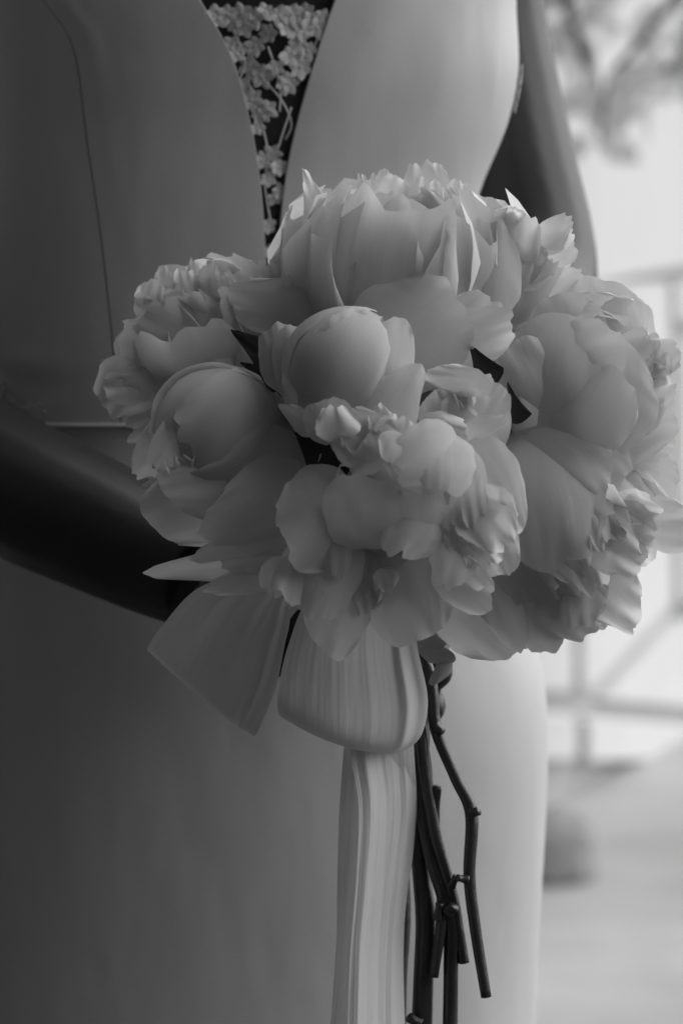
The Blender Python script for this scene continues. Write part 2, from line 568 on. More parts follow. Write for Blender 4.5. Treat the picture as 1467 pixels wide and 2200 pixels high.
def put_flower(p, n, size, spin, parent, me):
    n = norm(n)
    x = norm(np.cross([0.2, 0.1, 1], n)); y = np.cross(n, x)
    R = Matrix(((x[0], y[0], n[0], p[0]), (x[1], y[1], n[1], p[1]), (x[2], y[2], n[2], p[2]), (0, 0, 0, 1))) @ Matrix.Rotation(spin, 4, 'Z') @ Matrix.Scale(size, 4)
    o = bpy.data.objects.new('lace_flower', me)
    col.objects.link(o)
    o.parent = parent
    o.matrix_basis = R
    return o
def surf_n(th, py):
    a = surf_py(th + .01, py) - surf_py(th - .01, py); b = surf_py(th, py + 4) - surf_py(th, py - 4)
    n = norm(np.cross(a, b))
    c = np.array([-0.06, 0.26, surf_py(th, py)[2]])
    return n if n @ (surf_py(th, py) - c) > 0 else -n
fl = [(462, 34), (488, 30), (520, 30), (570, 26), (625, 30), (655, 26), (680, 60), (650, 60), (500, 95), (548, 98), (545, 40), (600, 35), (640, 70), (575, 72), (510, 50), (470, 40), (668, 45), (690, 40), (660, 110), (622, 120), (590, 145), (548, 155), (565, 158), (508, 115), (620, 180), (645, 145),
      (563, 165), (612, 178), (522, 185), (540, 215), (575, 235), (552, 275), (598, 295), (560, 245), (585, 330), (590, 300), (563, 345), (575, 385), (572, 405), (598, 360), (590, 425), (578, 465), (600, 410), (575, 485), (585, 508), (582, 540), (535, 140), (640, 95), (525, 60), (615, 60)]
for i, (x, y) in enumerate(fl):
    if i % 3 == 2 and y > 240: continue
    th = theta_at(x, y)
    put_flower(surf_py(th, y, 0.0012), surf_n(th, y) + np.array([rng.gauss(0, .15), 0, rng.gauss(0, .15)]), rng.uniform(21, 27) * (1.0 if y < 220 else 0.85) * S * 1.1, rng.uniform(0, 6.3), lace, LFM[i % 4])
def vine(pts, r=0.0006):
    q = [surf_py(theta_at(x, y), y, 0.0012) for x, y in cr(pts, 14)]
    link('lace_vine', tube('lace_vine', q, r, 6), lace, M['lace'])
vine([(500, 60), (525, 130), (515, 170)]); vine([(548, 155), (600, 210), (625, 265), (612, 300)]); vine([(690, 60), (660, 130), (630, 165)])
vine([(575, 100), (600, 180), (600, 240)]); vine([(560, 260), (575, 330), (568, 400), (585, 500)]); vine([(625, 230), (605, 290), (590, 340)]); vine([(530, 200), (545, 250), (560, 290)])
# lace clusters at the sides of the waist
side = [(8, 812), (22, 835), (14, 858), (45, 862), (38, 880), (62, 885), (85, 880), (98, 895), (112, 900), (70, 900), (50, 900), (105, 880), (28, 890), (2, 880)]
for i, (x, y) in enumerate(side):
    th = theta_at(x, y)
    put_flower(surf_py(th, y, 0.0065), surf_n(th, y), rng.uniform(15, 22) * S * 1.1, rng.uniform(0, 6.3), lace, LFM[i % 4])
for i, y in enumerate((150, 168, 182, 200, 216, 228)):
    th = 0.02 + 0.05 * (i % 2)
    put_flower(surf_py(th, y, 0.005), surf_n(th, y), 13 * S * 1.1, rng.uniform(0, 6.3), lace, LFM[i % 4])

# ------------------------------------------------------------------ person: one continuous mesh
parts = []
G = []
for z in np.linspace(0.60, P(0, -700, .26)[2], 60):
    G.append([surf(2 * math.pi * i / 64, z, -0.0035) for i in range(64)])
G = np.array(G)
me = grid_mesh('torso', G, True)
import bmesh
def close(me):
    bm = bmesh.new(); bm.from_mesh(me)
    bmesh.ops.holes_fill(bm, edges=[e for e in bm.edges if e.is_boundary], sides=0)
    bmesh.ops.recalc_face_normals(bm, faces=bm.faces)
    bm.to_mesh(me); bm.free()
    return me
parts.append(close(me))
def limb(pts, rads, n=40):
    parts.append(close(tube('limb', [np.asarray(p) for p in pts], rads, 16, n)))
# neck stub, legs inside the skirt
xc = -0.06
limb([(xc, .27, 1.45), (xc, .275, 1.52), (xc, .275, 1.56)], [.062, .052, .05], 10)
for sx in (-1, 1):
    limb([(xc - .03 + sx * .08, .26, .72), (xc - .03 + sx * .075, .26, .48), (xc - .03 + sx * .07, .27, .25), (xc - .03 + sx * .07, .28, .06)], [.085, .06, .05, .036])
    limb([(xc - .03 + sx * .07, .29, .05), (xc - .03 + sx * .075, .2, .035), (xc - .03 + sx * .08, .12, .03)], [.034, .036, .022], 14)
# arm beside the bright background
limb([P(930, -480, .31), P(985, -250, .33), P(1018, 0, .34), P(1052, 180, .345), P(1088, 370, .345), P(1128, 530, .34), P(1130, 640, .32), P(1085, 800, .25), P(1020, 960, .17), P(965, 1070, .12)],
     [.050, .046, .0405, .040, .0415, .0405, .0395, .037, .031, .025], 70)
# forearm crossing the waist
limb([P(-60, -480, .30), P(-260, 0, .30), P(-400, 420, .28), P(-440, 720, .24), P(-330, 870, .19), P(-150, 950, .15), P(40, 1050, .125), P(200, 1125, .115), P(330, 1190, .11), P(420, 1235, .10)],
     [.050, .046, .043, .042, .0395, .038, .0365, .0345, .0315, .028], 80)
def hand(wrist, across, along, palm_n, grip, flip=1):
    """palm box plus four curled fingers and a thumb; grip is the axis point the fingers close on"""
    across, along, palm_n = norm(across), norm(along), norm(palm_n)
    c = np.asarray(wrist)
    for k, o in enumerate((-.026, -.009, .009, .026)):
        limb([c + across * o * .6 - along * .004, c + across * o + along * .045, c + across * o * 1.05 + along * .078], [.015, .0135, .0105], 12)
    lens = (.060, .074, .080, .072)
    for k, o in enumerate((-.027, -.009, .009, .027)):
        L = lens[k]
        k0 = c + across * o * 1.05 + along * .078
        p1 = k0 + along * (.42 * L) + palm_n * (.14 * L)
        p2 = p1 + along * (.10 * L) + palm_n * (.36 * L)
        p3 = p2 - along * (.22 * L) + palm_n * (.16 * L)
        limb([k0, (k0 + p1) / 2 - palm_n * .001, p1, p2, p3], [.0098, .0088, .0088, .0080, .0068], 16)
    t0 = c + across * .020 * flip + along * .022 + palm_n * .006
    t1 = c + across * .046 * flip + along * .045 + palm_n * .020
    t2 = c + across * .050 * flip + along * .070 + palm_n * .034
    t3 = c + across * .038 * flip + along * .092 + palm_n * .042
    limb([t0, t1, t2, t3], [.0135, .0105, .0095, .0078], 16)
hand(P(420, 1235, .10), [.1, 0, -1] , [1, -.45, -.22], [.3, -1, 0], None, -1)
hand(P(965, 1070, .12), [.35, .2, -.8], [-.75, -.30, -.40], [-.5, -.8, .1], None, 1)
bm = bmesh.new()
for m_ in parts:
    bm.from_mesh(m_)
bme = bpy.data.meshes.new('person')
bm.to_mesh(bme); bm.free()
tmp = bpy.data.objects.new('tmp', bme)
col.objects.link(tmp)
rm = tmp.modifiers.new('r', 'REMESH'); rm.mode = 'VOXEL'; rm.voxel_size = 0.0034; rm.use_smooth_shade = True
sm = tmp.modifiers.new('s', 'SMOOTH'); sm.factor = 0.5; sm.iterations = 5
dg = bpy.context.evaluated_depsgraph_get()
pm = bpy.data.meshes.new_from_object(tmp.evaluated_get(dg))
pm.name = 'person'
bpy.data.objects.remove(tmp)
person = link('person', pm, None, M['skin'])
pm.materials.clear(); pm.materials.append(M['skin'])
tag(person, 'person standing in the satin gown, bare arms bent, both hands holding the bouquet stems', 'person')
for m_ in parts:
    bpy.data.meshes.remove(m_)

# ------------------------------------------------------------------ petals
def fbm(x, seed):
    return noise.noise((x, seed * 3.7, seed * 1.3))

UU = np.linspace(-1, 1, 19)
VV = np.linspace(0, 1, 19)

def outline(seed, jag, notch, point):
    """length factor along u"""
    f = []
    for u in np.linspace(-1, 1, 29):
        rounded = 1 - (0.28 + 0.44 * point) * abs(u) ** (3.2 - 2.0 * point)
        j = jag * (fbm(u * 2.3 + 5, seed) * 1.1 + 0.6 * fbm(u * 6 + 9, seed + 11) + 0.25 * abs(fbm(u * 12 + 2, seed + 5)))
        nn = -notch * math.exp(-((u - 0.25 * fbm(seed, 2.2)) / 0.10) ** 2)
        f.append(rounded + j + nn)
    return np.array(f)

def width_prof(v):
    a = 0.30 + 0.70 * math.sin(math.pi / 2 * min(1, v / 0.6))
    return a * (1 - 0.12 * max(0, (v - 0.7) / 0.3) ** 2)

class Flower:
    def __init__(self, name, px, py, d, r, axis, label):
        self.O = P(px, py, d)
        self.R = r * S
        a = norm(RT * axis[0] + UP * axis[1] - FWD * axis[2])
        self.a = a
        self.e1 = norm(np.cross(a, [0.31, 0.77, 0.2])); self.e2 = np.cross(a, self.e1)
        self.root = empty(name, tuple(self.O - a * self.R), label, 'flower', 'peonies in the bouquet')
        self.k = abs(hash((px, py))) % 97 + px * 0.013
        self.d = d
    def globe(self, n, R, tip, half, flare=0.0, ruf=0.02, jag=0.05, notch=0.0, tuck=0.05, phase=0.0, jitter=0.15, base=165, squash=1.0, lump=0.09):
        for i in range(n):
            ph = phase + 2 * math.pi * (i + rng.uniform(-jitter, jitter)) / n
            seed = rng.uniform(0, 100)
            of = outline(seed, jag, notch, 0.0)
            tipi = math.radians(tip + rng.uniform(-7, 7))
            tb = math.radians(base)
            Ri = R * self.R * rng.uniform(0.96, 1.05)
            hw = half * rng.uniform(0.88, 1.12)
            sk = rng.uniform(-.25, .25)
            fl_ = flare * rng.uniform(0.6, 1.4)
            f1, f2 = rng.uniform(2.5, 4.5), rng.uniform(6, 10)
            rows = []
            for v in VV:
                row = []
                for u in UU:
                    L = np.interp(u, np.linspace(-1, 1, 29), of)
                    v2 = v * L
                    th = tb + (tipi - tb) * v2
                    w = hw * width_prof(v)
                    phi = ph + (u + sk * v * v * 0.6) * w / max(math.sin(th), 0.42)
                    r = Ri * (1 + fl_ * max(0, v - .45) ** 2 * 2.2 - tuck * u * u * (0.4 + v) + ruf * v ** 2 * (math.sin(f1 * u + seed) + 0.6 * math.sin(f2 * u + 2 * seed) * v * v) + lump * fbm(u * 1.3 + v * 2, seed) * v + 0.05 * v ** 5 * fbm(u * 7, seed + 4) + 0.010 * fbm(u * 8, seed + 9) * v)
                    c = self.a * (math.cos(th) * r * squash) + (self.e1 * math.cos(phi) + self.e2 * math.sin(phi)) * (math.sin(th) * r)
                    row.append(self.O + c)
                rows.append(row)
            link('petal', grid_mesh('petal', np.array(rows)), self.root, M['petal'])
    def petal(self, b, t, w, db=0.0, dt=None, bulge=0.12, cross=0.35, curl=0.0, ruf=0.02, jag=0.05, notch=0.0, point=0.0, roll=0.0, side=0.0, neck=0.30):
        """one petal laid from pixel b to pixel t, w pixels wide; bulge and cross are towards / round from the viewer"""
        if dt is None: dt = db
        B, T = P(b[0], b[1], self.d + db), P(t[0], t[1], self.d + dt)
        ax = T - B; L = np.linalg.norm(ax); ax = ax / L
        n = -FWD - ax * (-FWD @ ax); n = norm(n)
        s = np.cross(ax, n)
        n, s = n * math.cos(roll) + s * math.sin(roll), s * math.cos(roll) - n * math.sin(roll)
        W = w * S * 0.5
        seed = rng.uniform(0, 100)
        of = outline(seed, jag, notch, point)
        f1, f2 = rng.uniform(2.5, 4.5), rng.uniform(6, 10)
        skew, rim = rng.uniform(-.16, .16), rng.uniform(-.05, .10)
        jag, ruf = jag * 1.25, ruf * 1.35
        of = outline(seed, jag, notch, point)
        rows = []
        for v in np.linspace(0, 1, 23):
            row = []
            a = neck + (1 - neck) * math.sin(math.pi / 2 * min(1, v / 0.55))
            a *= (1 - (0.10 + 0.5 * point) * max(0, (v - 0.6) / 0.4) ** 1.6)
            for u in np.linspace(-1, 1, 23):
                l = np.interp(u, np.linspace(-1, 1, 29), of) * v * (1 + skew * u)
                x = u * a * W
                edge = max(v ** 5, abs(u) ** 4 * v)
                x *= 1 + 0.07 * fbm(v * 5 + (3 if u > 0 else 0), seed)
                z = 0.8 * bulge * L * 4 * l * (1 - l) + curl * L * max(0, l - .55) ** 2 * 4 + rim * L * max(0, v - .72) ** 2 * 12 * (0.5 + 0.5 * math.sin(2.1 * u + seed))
                z -= 0.75 * cross * W * u * u * (0.35 + 0.65 * min(1, v * 1.6)) * a
                z += ruf * L * v * v * (math.sin(f1 * u + seed) + 0.6 * math.sin(f2 * u + 2 * seed + 3 * v)) + 0.10 * W * fbm(u * 1.2 + v * 1.7, seed) * v + 0.024 * W * fbm(u * 8.5 + 0.6 * v, seed + 21) * min(1, v * 1.5) + 0.07 * W * edge * fbm(u * 6 - v * 3.2, seed + 7) + 0.05 * W * edge * fbm(u * 11, seed + 3)
                x2 = x + side * L * l * l
                row.append(B + ax * (l * L) + s * x2 + n * z)
            rows.append(row)
        return link('petal', grid_mesh('petal', np.array(rows)), self.root, M['petal'])
    def tuft(self, cx, cy, rx, ry, n, size, d, dirn, spread=0.7):
        a0 = math.atan2(dirn[1], dirn[0])
        for i in range(n):
            x, y = cx + rng.uniform(-rx, rx), cy + rng.uniform(-ry, ry)
            a = a0 + rng.gauss(0, spread)
            L = size * rng.uniform(0.7, 1.4)
            self.petal((x, y), (x + L * math.cos(a), y + L * math.sin(a)), L * rng.uniform(.75, 1.25), d, d + rng.uniform(-.006, .004), rng.uniform(.05, .2), rng.uniform(-.6, .6), curl=rng.uniform(-.1, .15), jag=.11, ruf=.08, notch=rng.choice([0, 0, .12]), point=rng.uniform(0, .2), neck=.5)
    def leaf(self, b, t, w, db=0.0, dt=None, bulge=0.05, cross=-0.3):
        o = self.petal(b, t, w, db, dt, bulge, cross, point=0.9, jag=0.0, ruf=0.01, neck=0.2)
        o.name = 'leaf'; o.data.materials.clear(); o.data.materials.append(M['leaf'])
    def stem(self, pts, rad, nodes=()):
        p = [self.O - self.a * self.R * 0.5, self.O - self.a * self.R * 1.1] + [P(x, y, d) for x, y, d in pts]
        r = [0.0028, 0.0028] + [q * 1.2 for q in rad]
        o = link('stem', tube('stem', p, np.array(r), 12, 90), self.root, M['stem'])
        for (x, y, d, dx, dy, rr) in nodes:                     # cut side shoots
            q = [P(x, y, d), P(x + dx * .6, y + dy * .6, d - .001), P(x + dx, y + dy, d - .002)]
            me = tube('node', q, [rr * 1.35, rr * 0.95, rr * 1.05], 10, 10)
            nd = link('node', me, None, M['stem'])
            nd.parent = o
            nd.matrix_parent_inverse = Matrix.Identity(4)
    def sepals(self, n=5, size=0.9):
        self.globe_s = True
        for i in range(n):
            ph = 2 * math.pi * i / n
            rows = []
            for v in np.linspace(0, 1, 9):
                th = math.radians(172 - 62 * v * size)
                rows.append([self.O + self.a * math.cos(th) * self.R * 1.04 + (self.e1 * math.cos(ph + u * .45 * math.sin(math.pi * min(1, v * .9 + .1)) / max(.3, math.sin(th))) + self.e2 * math.sin(ph + u * .45 * math.sin(math.pi * min(1, v * .9 + .1)) / max(.3, math.sin(th)))) * math.sin(th) * self.R * 1.04 for u in np.linspace(-1, 1, 7)])
            link('sepal', grid_mesh('sepal', np.array(rows)), self.root, M['sepal'])

# ------------------------------------------------------------------ the peonies
HUB = (862, 1330, 0.035)                  # where the hand holds the stems
def via(*pts):
    return [HUB] + list(pts)

# large ruffled flower at the top
f = Flower('peony', 865, 655, 0.0, 222, (0.10, 0.97, 0.12), 'largest peony, wide ruffled crown of pale petals at the top of the bouquet')
f.globe(7, 0.50, 22, 0.5, 0.7, 0.08, 0.16, 0.10, phase=.3)
f.globe(9, 0.70, 30, 0.5, 0.7, 0.08, 0.16, 0.10)
f.globe(9, 0.88, 38, 0.52, 0.6, 0.07, 0.15, 0.10, phase=.2)
f.globe(6, 1.00, 42, 0.8, 0.5, 0.05, 0.14, 0.08, phase=.1, tuck=.03)
f.globe(6, 1.10, 50, 0.85, 0.42, 0.04, 0.12, 0.06, phase=.5, tuck=.03)
for (x0, y0, x1, y1, w) in ((720, 500, 700, 440, 40), (745, 490, 742, 425, 46), (840, 470, 850, 410, 40), (870, 470, 868, 402, 36), (985, 470, 992, 408, 40), (760, 480, 778, 420, 34), (1060, 520, 1085, 450, 40), (1120, 560, 1150, 480, 40), (640, 560, 618, 480, 60)):
    f.petal((x0, y0), (x1, y1), w, -.012, -.008, .1, rng.uniform(-.4, .5), jag=.16, point=.3, ruf=.06)
f.tuft(880, 475, 120, 25, 12, 62, -.022, (0.1, -1), .45)
f.tuft(1110, 560, 60, 50, 8, 80, -.03, (0.7, -.8), .3)
f.petal((690, 500), (672, 362), 62, -.012, -.012, 0.10, -0.4, 0.1, 0.03, 0.10, point=.5, side=-.15)
f.petal((740, 560), (712, 455), 70, -.02, -.02, 0.1, 0.4, jag=.1)
f.petal((800, 480), (775, 368), 50, -.02, -.015, 0.08, 0.5, jag=.12, point=.4)
f.petal((815, 480), (812, 375), 74, -.018, -.01, 0.1, 0.4, jag=.12, notch=.15)
f.petal((790, 470), (742, 418), 46, -.025, -.03, 0.2, 0.5, jag=.1)
f.petal((925, 490), (905, 350), 110, -.012, -.004, 0.1, 0.35, jag=.10, notch=.1)
f.petal((950, 500), (945, 400), 90, -.02, -.02, 0.1, 0.4, jag=.1)
f.petal((1000, 640), (1025, 412), 190, -.025, -.01, 0.12, 0.4, jag=.03)
f.petal((980, 620), (975, 455), 150, -.04, -.035, 0.14, 0.4, jag=.06)
for (x, y, w, dd) in ((1098, 462, 70, -.005), (1132, 486, 60, 0), (1172, 490, 100, -.012), (1218, 516, 90, -.018), (1245, 578, 100, -.02), (1195, 560, 110, -.03), (1140, 560, 120, -.032)):
    f.petal((1055, 690), (x, y), w, -.03, dd, 0.06, 0.4, jag=.09, point=.35, ruf=.02)
f.petal((1050, 700), (1070, 480), 120, -.05, -.035, 0.10, 0.7, jag=.05)
f.petal((890, 790), (930, 545), 300, -.054, -.050, 0.08, 0.6, jag=.07, neck=.8, ruf=.015)
f.petal((780, 770), (1000, 655), 250, -.062, -.066, 0.07, 0.45, jag=.06, neck=.7, ruf=.02, curl=.04)
f.petal((900, 765), (1110, 700), 130, -.055, -.062, 0.16, 0.5, curl=.1, jag=.05, neck=.5, ruf=.03)
f.petal((960, 720), (1050, 635), 100, -.06, -.05, 0.08, -0.3, jag=.05)
f.sepals()
f.stem(via((905, 1500, .012), (905, 1690, .006), (925, 1830, .006), (966, 1965, .008), (968, 2080, .010), (966, 2240, .012)), [.0030, .0031, .0031, .0031, .0034, .0030, .0031],
       [(930, 1800, .004, 8, -112, .0024), (962, 1958, .004, 12, -10, .0028)])

# flower on the left shoulder of the bouquet
f = Flower('peony', 455, 750, 0.01, 165, (-0.55, 0.75, 0.3), 'loose shaded peony with bright crinkled tips against the bodice seam')
f.globe(6, 0.55, 24, 0.5, 0.6, 0.07, 0.2, 0.12)
f.globe(8, 0.78, 34, 0.52, 0.6, 0.07, 0.18, 0.1, phase=.3)
f.globe(6, 0.95, 44, 0.8, 0.4, 0.05, 0.13, 0.06)
f.globe(5, 1.05, 52, 0.9, 0.3, 0.04, 0.1, 0.05, phase=.6, tuck=.03)
f.petal((560, 800), (300, 660), 220, -.022, -.034, .10, .5, jag=.07, neck=.6, ruf=.015)
f.petal((540, 830), (272, 745), 170, -.026, -.030, .10, .5, jag=.07, neck=.6, ruf=.015)
f.tuft(430, 660, 110, 30, 12, 60, -.03, (-.2, -1), .6)
f.tuft(330, 810, 30, 60, 3, 90, -.03, (-1, .1), .3)
f.petal((360, 690), (306, 618), 70, -.01, -.01, 0.1, -.3, jag=.12, point=.4)
f.petal((400, 680), (352, 578), 60, -.01, -.005, 0.1, -.4, jag=.12, point=.5)
f.petal((420, 660), (414, 557), 66, 0, .005, 0.1, .3, jag=.10, point=.6)
f.petal((450, 660), (462, 585), 110, -.012, -.005, .1, .4, jag=.1)
f.petal((540, 680), (535, 578), 100, -.005, 0, .1, .4, jag=.12)
f.petal((600, 690), (570, 568), 80, -.01, -.005, .1, .4, jag=.1)
f.petal((690, 690), (592, 548), 100, -.02, -.01, .1, .4, jag=.05)
f.petal((745, 690), (495, 640), 130, -.045, -.04, .06, .5, jag=.05, neck=.6)
f.petal((520, 860), (440, 760), 120, -.04, -.04, .10, .5, jag=.05, neck=.5)
f.petal((560, 830), (520, 745), 70, -.042, -.042, .08, .5, jag=.05, neck=.5)
f.petal((520, 830), (232, 785), 120, -.015, -.005, .12, .4, jag=.12, notch=.25, point=.4)
f.petal((480, 860), (300, 870), 110, -.02, -.02, .12, .4, jag=.08)
f.petal((440, 880), (285, 1005), 110, -.01, -.01, .10, .4, jag=.08)
f.petal((420, 870), (275, 925), 90, -.005, -.005, .10, .4, jag=.1)
f.leaf((650, 800), (497, 708), 140, -.068, -.06)
f.leaf((660, 850), (515, 778), 110, -.05, -.05)
f.sepals()
f.stem(via((890, 1520, .018), (892, 1700, .016), (902, 1850, .014), (914, 1975, .012), (910, 2090, .014), (905, 2240, .016)), [.0030, .0030, .0030, .0034, .0040, .0040, .0042], [(898, 2200, .010, -18, -14, .0026)])

# closed globe, centre
f = Flower('peony', 742, 800, -0.075, 132, (0.5, 0.75, 0.05), 'smooth half-closed globe peony in the middle of the bouquet')
f.globe(4, 0.80, -15, 1.2, -0.05, 0.015, 0.03, tuck=.02)
f.globe(4, 0.90, -14, 1.25, -0.03, 0.015, 0.04, tuck=.02, phase=.5)
f.globe(5, 1.0, 4, 0.80, -0.02, 0.03, 0.08, tuck=.02, phase=.2, lump=.16, squash=.92)
f.petal((750, 935), (722, 678), 200, -.020, -.016, .18, .7, jag=.06, neck=.6, ruf=.022)
f.petal((800, 915), (800, 690), 150, -.022, -.008, .2, .7, jag=.03, neck=.6, ruf=.01, side=.1)
f.petal((680, 905), (625, 700), 120, -.008, .005, .18, .6, jag=.04, neck=.5)
f.petal((640, 850), (585, 698), 110, .004, .012, .15, .5, jag=.06)
f.petal((800, 925), (898, 782), 140, -.026, -.02, .16, .6, jag=.05, point=.5, neck=.5)
f.petal((730, 945), (690, 860), 110, -.022, -.03, .14, .5, jag=.06, neck=.5)
f.petal((660, 900), (612, 800), 60, -.014, -.015, .12, .5, jag=.06, point=.4)
f.petal((690, 930), (608, 868), 60, -.014, -.02, .12, .5, jag=.06, point=.4)
f.petal((870, 830), (866, 740), 45, -.01, -.012, .1, .5, jag=.05)
f.sepals(5, 0.35)
f.stem(via((900, 1540, .006), (912, 1650, .002), (934, 1790, .002), (972, 1925, .006), (985, 2000, .008), (996, 2068, .010)), [.0028, .0024, .0024, .0024, .0022, .0022, .0022], [(968, 1905, .002, 12, -22, .0018)])

# ball on the left with spreading skirt of petals
f = Flower('peony', 475, 935, -0.045, 142, (-0.74, -0.52, 0.4), 'round peony with a crumpled heart and long petals drooping over the forearm')
f.globe(5, 0.45, 20, 0.7, 0.1, 0.06, 0.14, 0.1)
f.globe(5, 0.70, 30, 0.9, 0.1, 0.03, 0.08, phase=.4)
for (x0, y0, x1, y1, w) in ((400, 1040, 365, 985, 46), (420, 1030, 385, 980, 44), (430, 1040, 405, 1000, 40), (415, 1050, 425, 990, 34), (390, 1045, 352, 1010, 40)):
    f.petal((x0, y0), (x1, y1), w, -.020, -.028, .12, rng.uniform(-.5, .5), jag=.16, ruf=.08, notch=.15)
f.petal((660, 1030), (430, 950), 170, -.020, -.030, .12, .5, jag=.05, neck=.6, ruf=.012)
f.petal((520, 830), (345, 1010), 90, -.012, -.016, .14, .5, jag=.05, neck=.5, ruf=.015)
f.globe(5, 0.92, 22, 0.8, -0.02, 0.04, 0.12, tuck=.03, lump=.16)
f.globe(6, 1.04, 36, 0.62, 0.0, 0.04, 0.11, lump=.16, phase=.9, tuck=.02)
f.petal((480, 830), (345, 1000), 110, -.005, -.025, .14, .5, jag=.05)
f.petal((420, 1040), (308, 1055), 50, -.01, -.008, .12, .5, jag=.03)
f.petal((560, 1030), (322, 1125), 170, -.015, -.012, .14, .5, jag=.02, neck=.5)
f.petal((560, 1050), (355, 1060), 130, -.02, -.03, .14, .5, jag=.04, neck=.5)
f.petal((660, 1030), (432, 1135), 170, -.03, -.035, .14, .6, jag=.08, point=.3, neck=.5)
f.petal((680, 1090), (425, 1192), 150, -.026, -.028, .12, .5, jag=.08, point=.6, neck=.5)
f.petal((640, 1150), (375, 1165), 60, -.008, -.004, .06, .4, jag=.06, point=.6)
f.petal((720, 1185), (312, 1236), 130, -.012, -.002, .08, .3, jag=.05, point=.65, neck=.5)
f.petal((680, 1150), (480, 1210), 120, -.02, -.02, .10, .5, jag=.06, point=.3, neck=.5)
f.petal((690, 1225), (448, 1258), 62, -.02, -.016, .08, .5, jag=.05, neck=.5)
f.leaf((760, 1050), (635, 925), 150, -.036, -.036)  # leaf pulled forward, its dark colour doubling as shade between the blooms
f.leaf((740, 940), (630, 1010), 120, -.02, -.015)
f.leaf((780, 900), (590, 1060), 240, .012, .012)
f.leaf((640, 800), (680, 1060), 200, .02, .016)
f.leaf((720, 1060), (690, 920), 90, -.02, -.022)
f.sepals()
f.stem(via((858, 1560, .026), (840, 1760, .028), (850, 1890, .028), (846, 2050, .028), (842, 2210, .028)), [.0030, .0032, .0034, .0036, .0040, .0040], [])

# small tight flower right of centre
f = Flower('peony', 1000, 905, -0.06, 92, (0.05, 0.55, 0.8), 'small tight peony with curled dark-hearted petals, smallest open bloom')
f.globe(4, 0.55, 25, 0.8, 0.1, 0.05, 0.1, 0.1)
f.globe(5, 0.80, 38, 0.8, 0.1, 0.05, 0.1, 0.1, phase=.4)
f.globe(4, 0.98, 62, 1.0, 0.0, 0.03, 0.06)
f.tuft(995, 890, 50, 40, 9, 55, -.026, (0, -1), 1.5)
f.petal((1055, 835), (922, 798), 62, -.03, -.03, .12, .3, jag=.05, ruf=.03)
f.petal((1010, 920), (1075, 825), 110, -.025, -.018, .16, .5, jag=.08, neck=.5)
f.petal((900, 900), (1010, 935), 56, -.03, -.035, .14, -.3, jag=.14, ruf=.05)
f.petal((1000, 935), (1078, 905), 52, -.036, -.036, .12, .3, jag=.12, notch=.3, point=.3)
f.petal((1010, 1010), (1055, 925), 120, -.02, -.03, .18, .6, jag=.04, neck=.6)
f.petal((985, 985), (985, 920), 90, -.02, -.028, .14, .5, jag=.08, neck=.6)
f.petal((960, 900), (1035, 840), 80, -.026, -.026, .14, -.4, jag=.06)
f.leaf((1060, 830), (1005, 735), 70, -.008, -.004)
f.leaf((1115, 910), (1090, 820), 56, -.002, -.002)
f.leaf((1080, 1000), (1100, 880), 80, .012, .01)
f.sepals()
f.stem(via((900, 1560, .004), (915, 1640, .008), (925, 1760, .010), (942, 1860, .010), (950, 1950, .006), (934, 2100, .006)), [.0026, .0022, .0022, .0020, .0020, .0024, .0014], [(940, 1975, .004, 4, -34, .0020)])

# front flower facing the viewer
f = Flower('peony', 835, 1085, -0.085, 125, (-0.05, -0.05, 1.0), 'open peony facing outward with a ball of incurved petals, above the ribbon bow')
f.globe(4, 0.70, -5, 1.1, 0.0, 0.02, 0.05, tuck=.02)
f.globe(4, 0.82, 12, 1.1, 0.0, 0.03, 0.09, phase=.6, tuck=.02)
f.globe(5, 1.00, 62, 0.8, 0.2, 0.05, 0.10, 0.1)
f.globe(6, 1.12, 85, 0.75, 0.3, 0.06, 0.12, 0.1, phase=.4)
f.tuft(790, 950, 70, 25, 9, 60, -.022, (0, -1), .9)
f.tuft(985, 1100, 45, 80, 6, 95, -.026, (.35, 1), .4)
f.tuft(650, 1200, 40, 20, 3, 80, -.012, (-.3, 1), .3)
f.tuft(820, 1220, 40, 14, 3, 70, -.010, (0, 1), .3)
f.petal((800, 1180), (800, 1030), 200, -.022, -.034, .2, .7, jag=.04, neck=.7, ruf=.01)
f.petal((900, 1160), (890, 1030), 120, -.024, -.032, .18, .6, jag=.05, neck=.6)
f.petal((990, 960), (850, 1010), 150, -.02, -.040, .22, .4, jag=.06, ruf=.04, neck=.6)
f.petal((930, 930), (930, 1045), 170, -.018, -.040, .22, .5, jag=.06, neck=.6)
f.petal((860, 930), (832, 990), 70, -.028, -.04, .2, .4, jag=.06)
f.petal((800, 1000), (715, 912), 80, -.018, -.016, .16, .5, jag=.10, ruf=.05)
f.petal((800, 980), (768, 893), 60, -.02, -.018, .14, .5, jag=.10, point=.4, ruf=.04)
f.petal((800, 970), (855, 905), 70, -.02, -.02, .18, .5, jag=.06, ruf=.05)
f.petal((830, 985), (800, 930), 100, -.022, -.026, .2, .5, jag=.08, ruf=.05)
f.petal((770, 1060), (605, 1165), 210, -.008, -.022, .2, .55, jag=.05, neck=.55)
f.petal((730, 1110), (612, 1245), 90, -.006, -.012, .12, .4, jag=.10, notch=.2)
f.petal((740, 1140), (672, 1330), 130, -.01, -.018, .14, .6, jag=.03, neck=.6)
f.petal((760, 1180), (690, 1398), 150, .0, -.008, .12, .5, jag=.03, neck=.6, curl=.05)
f.petal((730, 1120), (720, 1240), 60, -.016, -.022, .14, .6, jag=.06)
f.petal((760, 1160), (765, 1250), 100, -.006, -.006, .12, .5, jag=.08)
f.petal((820, 1170), (820, 1300), 120, -.006, -.004, .12, .4, jag=.14, ruf=.05, notch=.12)
